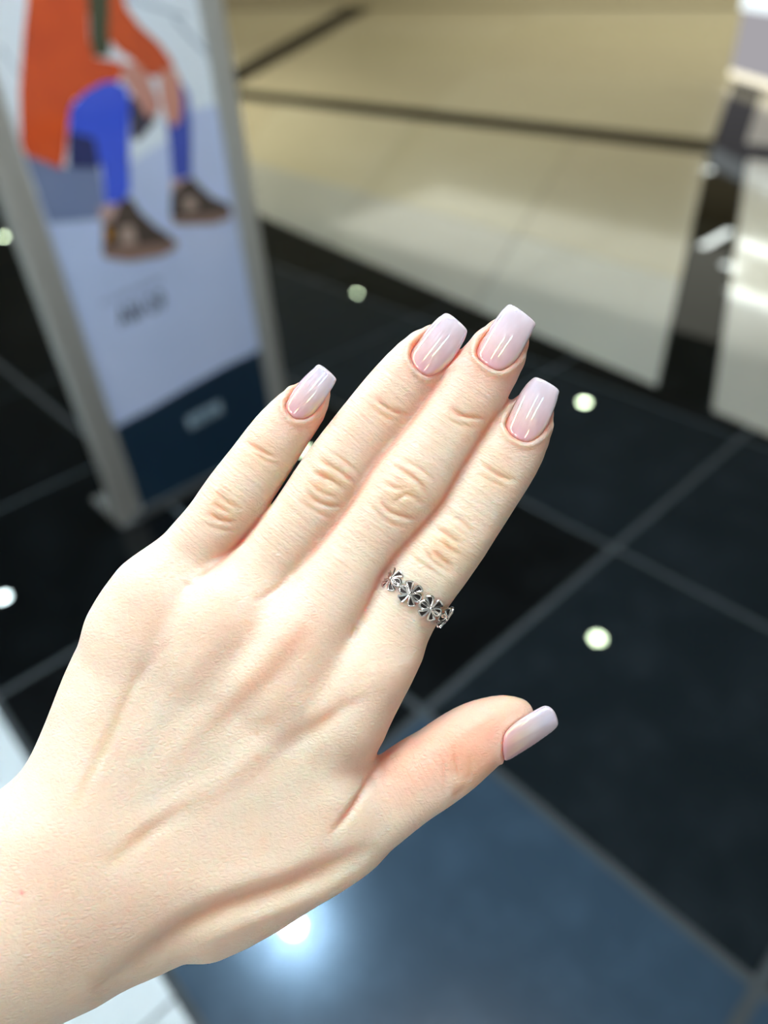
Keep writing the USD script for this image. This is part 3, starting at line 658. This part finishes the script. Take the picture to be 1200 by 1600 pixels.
disp += (meshkit.fbm(V / 60.0, 3, 3) - 0.5) * 2.0
SEAMS = [FINGERS['ring']['R'][1:], FINGERS['middle']['R'][3:-1], [(420,800),(405,812),(375,850),(340,882),(305,905)], FINGERS['index']['L'][3:]]
seam = np.zeros(len(V))
for q in SEAMS: seam = np.maximum(seam, groove(S2, q, 9, 1.0, 0))
seam = np.minimum(seam * 1.5, 1)
Vp = V + N * (disp * (1 - seam))[:, None]
for _ in range(1): Vp = Vp + 0.6 * np.minimum(seam, 1)[:, None] * (A_ @ Vp - Vp)

# ---- nails
NAILS = {
 'little': dict(px=[(500,569),(523,588),(523,598),(512,616),(500,634),(488,648),(473,655),(458,653),(448,642),(446,630),(455,612),(470,593),(488,576)], ax=((456,648),(513,578)), tilt=.06),
 'ring':   dict(px=[(702,489),(728,511),(729,523),(720,542),(707,563),(688,580),(668,587),(651,577),(641,560),(643,543),(655,528),(673,507),(688,493)], ax=((656,580),(717,500)), tilt=.05),
 'middle': dict(px=[(802,475),(836,501),(834,515),(825,533),(811,558),(794,574),(778,579),(757,569),(744,553),(749,534),(761,517),(775,497),(788,481)], ax=((768,575),(820,488)), tilt=.06),
 'index':  dict(px=[(842,589),(872,606),(873,619),(866,642),(855,667),(841,683),(822,691),(801,682),(790,666),(793,652),(803,633),(815,611),(829,594)], ax=((816,688),(858,597)), tilt=.08),
 'thumb':  dict(px=[(853,1104),(866,1111),(873,1128),(870,1139),(850,1155),(820,1175),(793,1190),(786,1181),(786,1160),(791,1144),(808,1129),(835,1112)], ax=((788,1168),(868,1120)), tilt=-.30),
}
def nail_mesh(nm):
    D = NAILS[nm]; Fg = FINGERS[nm]; a, d, nrm, ln, st, rad = Fg['frame']
    out = np.array(D['px'], float)
    q = np.roll(out, -1, 0); p0 = np.roll(out, 1, 0)
    # Catmull-Rom through the outline
    pts = []
    q2 = np.roll(out, -2, 0)
    for t in np.linspace(0, 1, 8, endpoint=False):
        pts.append(0.5 * ((2 * out) + (-p0 + q) * t + (2 * p0 - 5 * out + 4 * q - q2) * t ** 2 + (-p0 + 3 * out - 3 * q + q2) * t ** 3))
    C = np.stack(pts, 1).reshape(-1, 2)
    b0, b1 = np.array(D['ax'][0], float), np.array(D['ax'][1], float); L = np.linalg.norm(b1 - b0); e = (b1 - b0) / L; f = np.array([-e[1], e[0]])
    poly = Polygon(C).buffer(0); 
    xs, ys = np.meshgrid(np.arange(C[:, 0].min(), C[:, 0].max(), 1.8), np.arange(C[:, 1].min(), C[:, 1].max(), 1.8))
    G = np.c_[xs.ravel(), ys.ravel()]
    ring = poly.exterior
    G = G[shapely.contains_xy(poly.buffer(-1.2), G[:, 0], G[:, 1])]
    R1 = np.array([ring.interpolate(s).coords[0] for s in np.linspace(0, ring.length, 170, endpoint=False)])
    P = np.vstack([R1, G]); nb = len(R1)
    tri = Delaunay(P).simplices; cen = P[tri].mean(1); tri = tri[shapely.contains_xy(poly, cen[:, 0], cen[:, 1])]
    s = (P - b0) @ e; t = (P - b0) @ f
    hw = np.abs((R1 - b0) @ f).max()
    r0 = np.interp(np.clip((b0 - a) @ d, 0, None), st, rad)
    base = Fg['w'] + r0 * 0.96
    def height(s, t):
        x = np.clip(t / (hw * 1.04), -1, 1)
        arch = (1 - np.sqrt(1 - (0.86 * x) ** 2)) / (1 - math.sqrt(1 - 0.86 ** 2))
        return base + 2.0 - 0.05 * s - 0.0011 * (s - 10) ** 2 - 0.44 * hw * arch + D['tilt'] * t
    ed = shapely.distance(shapely.points(P), ring); T = 5.5
    rim = np.sqrt(np.clip(1 - (1 - np.clip(ed / T, 0, 1)) ** 2, 0, 1))
    z = height(s, t)
    zt, zb = z - T * (1 - rim) * 0.8, z - T * 0.8 - 2.0 * rim
    zb[:nb] = zt[:nb]
    w = z; uv = np.c_[600 + (P[:, 0] - 600) * (1 - w / FPX), 800 + (P[:, 1] - 800) * (1 - w / FPX)]
    top3 = np.c_[uv, zt]; bot3 = np.c_[uv[nb:], zb[nb:]]
    m2 = np.where(np.arange(len(P)) < nb, np.arange(len(P)), np.arange(len(P)) + len(P) - nb)
    # top faces towards +w
    A, B, Cc = top3[tri[:, 0]], top3[tri[:, 1]], top3[tri[:, 2]]
    flip = np.cross(B - A, Cc - A)[:, 2] < 0; tri[flip] = tri[flip][:, ::-1]
    faces = np.vstack([tri, m2[tri][:, ::-1]])
    VV3 = np.vstack([top3, bot3])
    sv = np.clip(np.r_[s, s[nb:]] / L, -0.2, 1.2); tv = np.r_[t, t[nb:]] / hw
    return VV3, faces, poly, height, b0, e, f, L, hw, sv, tv
NM = {}
for nm in NAILS: NM[nm] = nail_mesh(nm)
# skin tucks under each nail and rises to a fold around its root
S3 = seen(Vp + np.c_[np.zeros((len(Vp), 2)), arm_lift(Vp[:, :2])])
for nm, (nv, nf, poly, height, b0, e, f, L, hw, sv, tv) in NM.items():
    nearm = (np.abs(S3[:, 0] - b0[0]) < 130) & (np.abs(S3[:, 1] - b0[1]) < 130) & (N[:, 2] > -0.2)
    idx = np.nonzero(nearm)[0]; p = S3[idx]; s = (p - b0) @ e; t = (p - b0) @ f
    pin = shapely.contains_xy(poly, p[:, 0], p[:, 1]); dd = shapely.distance(shapely.points(p), poly.exterior)
    zc = height(s, t) - 9.0
    sgn = np.where(pin, dd, -dd)
    k = sstep(-1.0, 4.0, sgn)
    Vp[idx, 2] = np.where(Vp[idx, 2] > zc, Vp[idx, 2] * (1 - k) + zc * k, Vp[idx, 2])
    fold = np.exp(-((dd - 5.5) / 4.0) ** 2) * (~pin) * (1 - sstep(0.35 * L, 0.62 * L, s)) * sstep(0.25, 0.6, N[idx, 2])
    Vp[idx] += N[idx] * (3.4 * fold)[:, None]
    pk = np.exp(-np.clip(-sgn, 0, None) / 26.0)
    tint[idx] *= 1 - (np.array([0.02, 0.13, 0.12]) * pk[:, None])
    cut = np.exp(-((dd - 1.5) / 2.5) ** 2) * (1 - sstep(0.5 * L, 0.8 * L, s))
    tint[idx] *= 1 - np.array([0.06, 0.26, 0.30]) * cut[:, None]

# ---- skin tint: pink fingertips, thumb, tan knuckles, veins, freckles, plus shade painted into hollows
def blob(c, r, col, amt=1.0, sx=None):
    global tint
    g = amt * np.exp(-(np.linalg.norm((S2 - c), axis=1) / r) ** 2)
    tint *= 1 - (1 - np.array(col)) * g[:, None]
for (c, r) in [((515,755),34),((630,778),36),((702,855),36),((355,797),30)]: blob(c, r, (0.97, 0.88, 0.76), 0.9)
for (c, r) in [((410,708),26),((612,645),28),((740,655),28),((780,745),28)]: blob(c, r, (0.98, 0.88, 0.78), 0.8)
for (c, r) in [((500,640),50),((700,560),55),((812,560),55),((850,655),55)]: blob(c, r, (1.0, 0.82, 0.80), 0.9)
for (c, r) in [((770,1120),75),((690,1160),70),((620,1200),55)]: blob(c, r, (1.0, 0.74, 0.70), 0.85)
for (c, r) in [((740,1200),38)]: blob(c, r, (0.98, 0.84, 0.72), 0.8)
for (c, r) in [((230,960),60),((345,1000),60),((470,1000),60),((590,1040),55),((460,1080),60)]: blob(c, r, (1.0, 0.92, 0.89), 0.7)
for (c, r) in [((300,1420),110),((150,1480),120),((450,1390),90),((60,1350),90)]: blob(c, r, (1.0, 0.91, 0.88), 0.6)
for poly, wd, col in [([(300,1085),(250,1120),(225,1190),(190,1240)], 14, (0.93, 0.97, 0.98)), ([(380,1150),(320,1190),(250,1235),(180,1275)], 15, (0.91, 0.96, 0.97)),
                      ([(520,1180),(440,1240),(330,1300)], 18, (0.94, 0.98, 0.97)), ([(212,1060),(172,1150),(132,1225),(105,1275)], 7, (0.93, 0.93, 0.82)), ([(247,1285),(205,1322),(158,1352)], 9, (0.92, 0.88, 0.80)),
                      ([(530,1108),(478,1150)], 12, (0.97, 0.86, 0.80)), ([(497,957),(417,1047),(333,1133)], 18, (1.0, 0.91, 0.86)),
                      ([(577,1327),(487,1370),(400,1403),(300,1444),(200,1520)], 14, (0.93, 0.82, 0.74)),
                      ([(583,1200),(556,1256),(512,1308)], 4, (0.90, 0.66, 0.60))]:
    g = groove(S2, poly, wd, 1.0, .25) * top  # hollow and fold entries paint shade into the tint; the rest is skin colour
    tint *= 1 - (1 - np.array(col)) * g[:, None]
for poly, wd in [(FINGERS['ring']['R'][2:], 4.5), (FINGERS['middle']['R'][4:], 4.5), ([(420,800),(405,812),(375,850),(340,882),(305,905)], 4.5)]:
    g = groove(S2, poly, wd, 1.0, .12); tint *= 1 - np.array([0.10, 0.38, 0.44]) * g[:, None]  # flushed skin plus painted shade along the lines where fingers touch
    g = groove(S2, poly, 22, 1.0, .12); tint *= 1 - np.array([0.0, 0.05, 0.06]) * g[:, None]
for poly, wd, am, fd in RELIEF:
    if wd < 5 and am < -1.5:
        tint *= 1 - np.array([0.08, 0.19, 0.25]) * groove(S2, poly, wd * 0.8, 1.0, fd)[:, None] * top[:, None] * min(1, -am / 3.4)  # browner and darker along the knuckle creases
for c, r, col in [((35,1394),3.4,(0.95,0.35,0.42)),((401,1146),4,(0.92,0.80,0.70)),((403,1182),7,(1,0.86,0.82)),((490,1190),9,(1,0.88,0.85))]: blob(c, r, col, 0.9)

# ---- coordinates for the fine wrinkles: along / across each finger, and how strongly they show
wr = np.zeros((len(V), 3)); bestd = np.full(len(V), 1e9)
for nm in CH:
    a, d, nrm, ln, st, rad = FINGERS[nm]['frame']
    s = (V[:, :2] - a) @ d; t = (V[:, :2] - a) @ nrm
    q = np.hypot(np.clip(-s, 0, None) + np.clip(s - ln, 0, None), t)
    m = q < bestd; bestd[m] = q[m]
    st_ = sstep(75, 125, s) * (1 - sstep(ln - 40, ln + 70, s))
    dip = {'little': 140, 'ring': 165, 'middle': 170, 'index': 155, 'thumb': 130}[nm]
    st_ = np.maximum(st_, 0.0)
    val = np.c_[s * UNIT * 1000 + {'little': 0, 'ring': 100, 'middle': 200, 'index': 300, 'thumb': 400}[nm], t * UNIT * 1000, st_ * (0.55 if nm == 'thumb' else 1.0)]
    wr[m] = val[m]
wr[:, 2] *= np.clip(1.4 - bestd / 70.0, 0, 1) * (1 - seam)

Vp[:, 2] += arm_lift(Vp[:, :2])
M['skin'] = mat('skin', {
    'tint': ('attribute', {'attribute': 'tint'}), 'wr': ('attribute', {'attribute': 'wrinkle'}),
    'tc': ('texture_coordinate', {}),
    'base': ('color', {'value': (0.81, 0.69, 0.57)}),
    'mot': ('noise_texture', {'scale': 120.0, 'detail': 4.0, 'roughness': 0.6}),
    'motr': ('rgb_ramp', {'ramp': [(0.3, (0.97, 0.93, 0.90)), (0.5, (1.0, 1.0, 1.0)), (0.7, (1.0, 0.955, 0.93))]}),
    'm1': ('mix_color', {'blend_type': 'multiply', 'fac': 1.0}), 'm2': ('mix_color', {'blend_type': 'multiply', 'fac': 1.0}),
    # transverse finger wrinkles
    'map': ('mapping', {'mapping_type': 'point', 'scale': (1.0, 0.11, 0.0)}),
    'wn': ('noise_texture', {'scale': 0.85, 'detail': 3.0, 'roughness': 0.55, 'distortion': 0.25}),
    'sep': ('separate_xyz', {}),
    'wm': ('math', {'math_type': 'multiply'}), 'wm2': ('math', {'math_type': 'multiply', 'value2': 0.42}),
    # fine cross-hatched skin texture
    'map2': ('mapping', {'mapping_type': 'point', 'rotation': (0.0, 0.0, 0.62), 'scale': (650.0, 1150.0, 650.0)}),
    'vo': ('voronoi_texture', {'feature': 'distance_to_edge', 'scale': 1.0}),
    'vs': ('math', {'math_type': 'multiply', 'value2': 0.18}),
    'fn': ('noise_texture', {'scale': 420.0, 'detail': 4.0, 'roughness': 0.65}), 'fs': ('math', {'math_type': 'multiply', 'value2': 0.22}),
    'a1': ('math', {'math_type': 'add'}), 'a2': ('math', {'math_type': 'add'}),
    'bump': ('bump', {'strength': 1.0, 'distance': 0.0012}),
    'p': ('principled_bsdf', {'roughness': 0.44, 'specular_ior_level': 0.42, 'subsurface_weight': 0.75, 'subsurface_scale': 0.0011, 'subsurface_radius': (1.0, 0.36, 0.22), 'subsurface_method': 'random_walk'}),
}, [('tc.object', 'mot.vector'), ('mot.fac', 'motr.fac'), ('base.color', 'm1.a'), ('tint.color', 'm1.b'), ('m1.result', 'm2.a'), ('motr.color', 'm2.b'), ('m2.result', 'p.base_color'),
    ('wr.vector', 'map.vector'), ('map.vector', 'wn.vector'), ('wr.vector', 'sep.vector'), ('wn.fac', 'wm.value1'), ('sep.z', 'wm.value2'), ('wm.value', 'wm2.value1'),
    ('tc.object', 'map2.vector'), ('map2.vector', 'vo.vector'), ('vo.distance', 'vs.value1'), ('tc.object', 'fn.vector'), ('fn.fac', 'fs.value1'),
    ('wm2.value', 'a1.value1'), ('vs.value', 'a1.value2'), ('a1.value', 'a2.value1'), ('fs.value', 'a2.value2'), ('a2.value', 'bump.height'), ('bump.normal', 'p.normal')])
person = thing('person', 'bare left hand and wrist held out palm down with glossy pink nails', 'person', matrix=hand_matrix())
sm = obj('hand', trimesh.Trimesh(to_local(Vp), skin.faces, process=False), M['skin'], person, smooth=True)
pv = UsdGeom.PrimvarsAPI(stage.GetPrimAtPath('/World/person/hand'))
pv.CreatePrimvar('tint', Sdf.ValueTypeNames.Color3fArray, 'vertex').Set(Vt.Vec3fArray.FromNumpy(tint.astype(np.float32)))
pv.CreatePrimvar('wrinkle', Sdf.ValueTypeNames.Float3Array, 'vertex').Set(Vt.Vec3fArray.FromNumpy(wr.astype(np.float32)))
M['nail'] = mat('nail_gel', {
    'at': ('attribute', {'attribute': 'nail'}), 'sep': ('separate_xyz', {}),
    'ramp': ('rgb_ramp', {'ramp': [(0.0, (0.80, 0.47, 0.54)), (0.35, (0.82, 0.545, 0.61)), (0.7, (0.83, 0.65, 0.74)), (1.0, (0.85, 0.76, 0.88))]}),
    'map': ('mapping', {'mapping_type': 'point', 'scale': (1.2, 5.0, 0.0)}), 'n': ('noise_texture', {'scale': 1.3, 'detail': 2.0}),
    'ns': ('math', {'math_type': 'multiply', 'value2': 40.0}),
    'ss': ('math', {'math_type': 'multiply_add', 'value2': -95.0, 'value3': 208.0}), 'tf': ('math', {'math_type': 'add'}),
    'p': ('principled_bsdf', {'roughness': 0.065, 'ior': 1.6, 'thin_film_ior': 2.2, 'coat_weight': 0.08, 'coat_roughness': 0.03, 'subsurface_weight': 0.35, 'subsurface_scale': 0.0008, 'subsurface_radius': (1.0, 0.6, 0.55)}),
}, [('at.vector', 'sep.vector'), ('sep.x', 'ramp.fac'), ('ramp.color', 'p.base_color'), ('at.vector', 'map.vector'), ('map.vector', 'n.vector'), ('n.fac', 'ns.value1'),
    ('sep.x', 'ss.value1'), ('ss.value', 'tf.value1'), ('ns.value', 'tf.value2'), ('tf.value', 'p.thin_film_thickness')])
for nm in ('little', 'ring', 'middle', 'index', 'thumb'):
    nv, nf, poly, height, b0, e, f, L, hw, sv, tv = NM[nm]
    pth = '/World/person/' + numbered('/World/person', 'fingernail')
    usdkit.mesh(stage, pth, trimesh.Trimesh(to_local(nv), nf, process=False), M['nail'], smooth=True)
    UsdGeom.PrimvarsAPI(stage.GetPrimAtPath(pth)).CreatePrimvar('nail', Sdf.ValueTypeNames.Float3Array, 'vertex').Set(Vt.Vec3fArray.FromNumpy(np.c_[sv, tv, np.zeros(len(sv))].astype(np.float32)))

# ------------------------------------------------------------------ silver flower ring on the index finger
M['silver'] = plain('polished_silver', (0.80, 0.79, 0.78), 0.16, 1.0)
M['oxide'] = plain('blackened_silver', (0.045, 0.04, 0.04), 0.35, 0.8)
ring_c = np.array([650.0, 929.0]); fd = np.array([0.592, -0.806]); fn = np.array([0.806, 0.592])
a, d, nrm, ln, st, rad = FINGERS['index']['frame']
rr = float(np.interp((ring_c - a) @ d, st, rad)) + 1.5
WI = FINGERS['index']['w']
def wrap(P):          # P: (around, along, out) in hand units -> hand space
    th = P[:, 0] / (rr + 3); r = rr / (np.abs(np.sin(th)) ** 2.6 + (np.abs(np.cos(th)) / 0.96) ** 2.6) ** (1 / 2.6) + P[:, 2]
    U = ring_c + np.outer(r * np.sin(th), fn) + np.outer(P[:, 1], fd)
    return np.c_[U, WI + r * np.cos(th)]
def ringpart(name, m, material, parent=None, smooth=40):
    v = to_local(wrap(np.array(m.vertices))); q = trimesh.Trimesh(v, m.faces, process=False)
    q.fix_normals(); return obj(name, q, material, parent, smooth)
ringobj = thing('ring', 'oxidised silver ring of small flower crosses on the index finger', 'ring', matrix=hand_matrix())
circ = 2 * np.pi * (rr + 3); NMOT = 10; pitch = circ / NMOT
th = np.linspace(0, circ, 90, endpoint=False)
ringpart('band', tube(wrap(np.c_[th, np.zeros(90), np.full(90, 0.5)]), 2.6, 8, True) if False else trimesh.util.concatenate([tube(np.c_[np.linspace(k * pitch, (k + 1) * pitch, 10), np.zeros(10), np.full(10, 1.2)], 2.4, 8) for k in range(NMOT)]), M['silver'], ringobj)
def bez(p0, p1, p2, p3, n=10):
    t = np.linspace(0, 1, n)[:, None]; return (1 - t) ** 3 * p0 + 3 * t * (1 - t) ** 2 * p1 + 3 * t * t * (1 - t) * p2 + t ** 3 * p3
def flower():
    wires, plates = [], []
    A = lambda *p: np.array(p, float)
    for sgn in (-1, 1):
        # loop petals along the band
        lp = np.vstack([bez(A(2, 0), A(8, 7.5), A(17.5, 8), A(17.8, 0), 9), bez(A(17.8, 0), A(17.5, -8), A(8, -7.5), A(2, 0), 9)[1:-1]]) * sgn
        wires.append((lp, 1.9, True)); plates.append(Polygon(lp).buffer(0))
        # pairs of flared petals across the band
        for q in (-1, 1):
            o = bez(A(2.2 * q, 1.2), A(6 * q, 5), A(8.5 * q, 9), A(14.5 * q, 11.5), 9); i = bez(A(0.8 * q, 2.2), A(2.2 * q, 8), A(2.2 * q, 12), A(5.0 * q, 16.5), 9)
            o[:, 1] *= sgn; i[:, 1] *= sgn
            wires += [(o, 1.9, False), (i, 1.75, False)]
            tipc = bez(o[-1], o[-1] + A(-1 * q, 2.5 * sgn), i[-1] + A(2 * q, 1.0 * sgn), i[-1], 6); wires.append((tipc, 1.6, False))
            plates.append(Polygon(np.vstack([o, i[::-1]])).buffer(0.3))
    lift = lambda p: np.c_[p, 3.6 - 0.004 * (p ** 2).sum(1)]
    w = trimesh.util.concatenate([tube(lift(p), r, 7, c) for p, r, c in wires])
    bead = trimesh.creation.icosphere(2, 3.4); bead.apply_translation([0, 0, 4.6])
    pl = shapely.union_all([p for p in plates] + [shapely.Point(0, 0).buffer(4)])
    pls = trimesh.util.concatenate([trimesh.creation.extrude_polygon(g.simplify(0.2), 2.2, engine='earcut') for g in getattr(pl, 'geoms', [pl])])
    pls.apply_translation([0, 0, 0.3])
    return w, bead, pls
for k in range(NMOT):
    off = (-14.0 / 1.02) + k * pitch
    w, bead, pls = flower(); ang = 0.12
    Rz = trimesh.transformations.rotation_matrix(ang, [0, 0, 1])
    for m in (w, bead, pls): m.apply_transform(Rz); m.apply_translation([off, 0, 0])
    fl = ringpart('flower', trimesh.util.concatenate([w, bead]), M['silver'], ringobj)
    ringpart('recess', pls, M['oxide'], fl, 30)
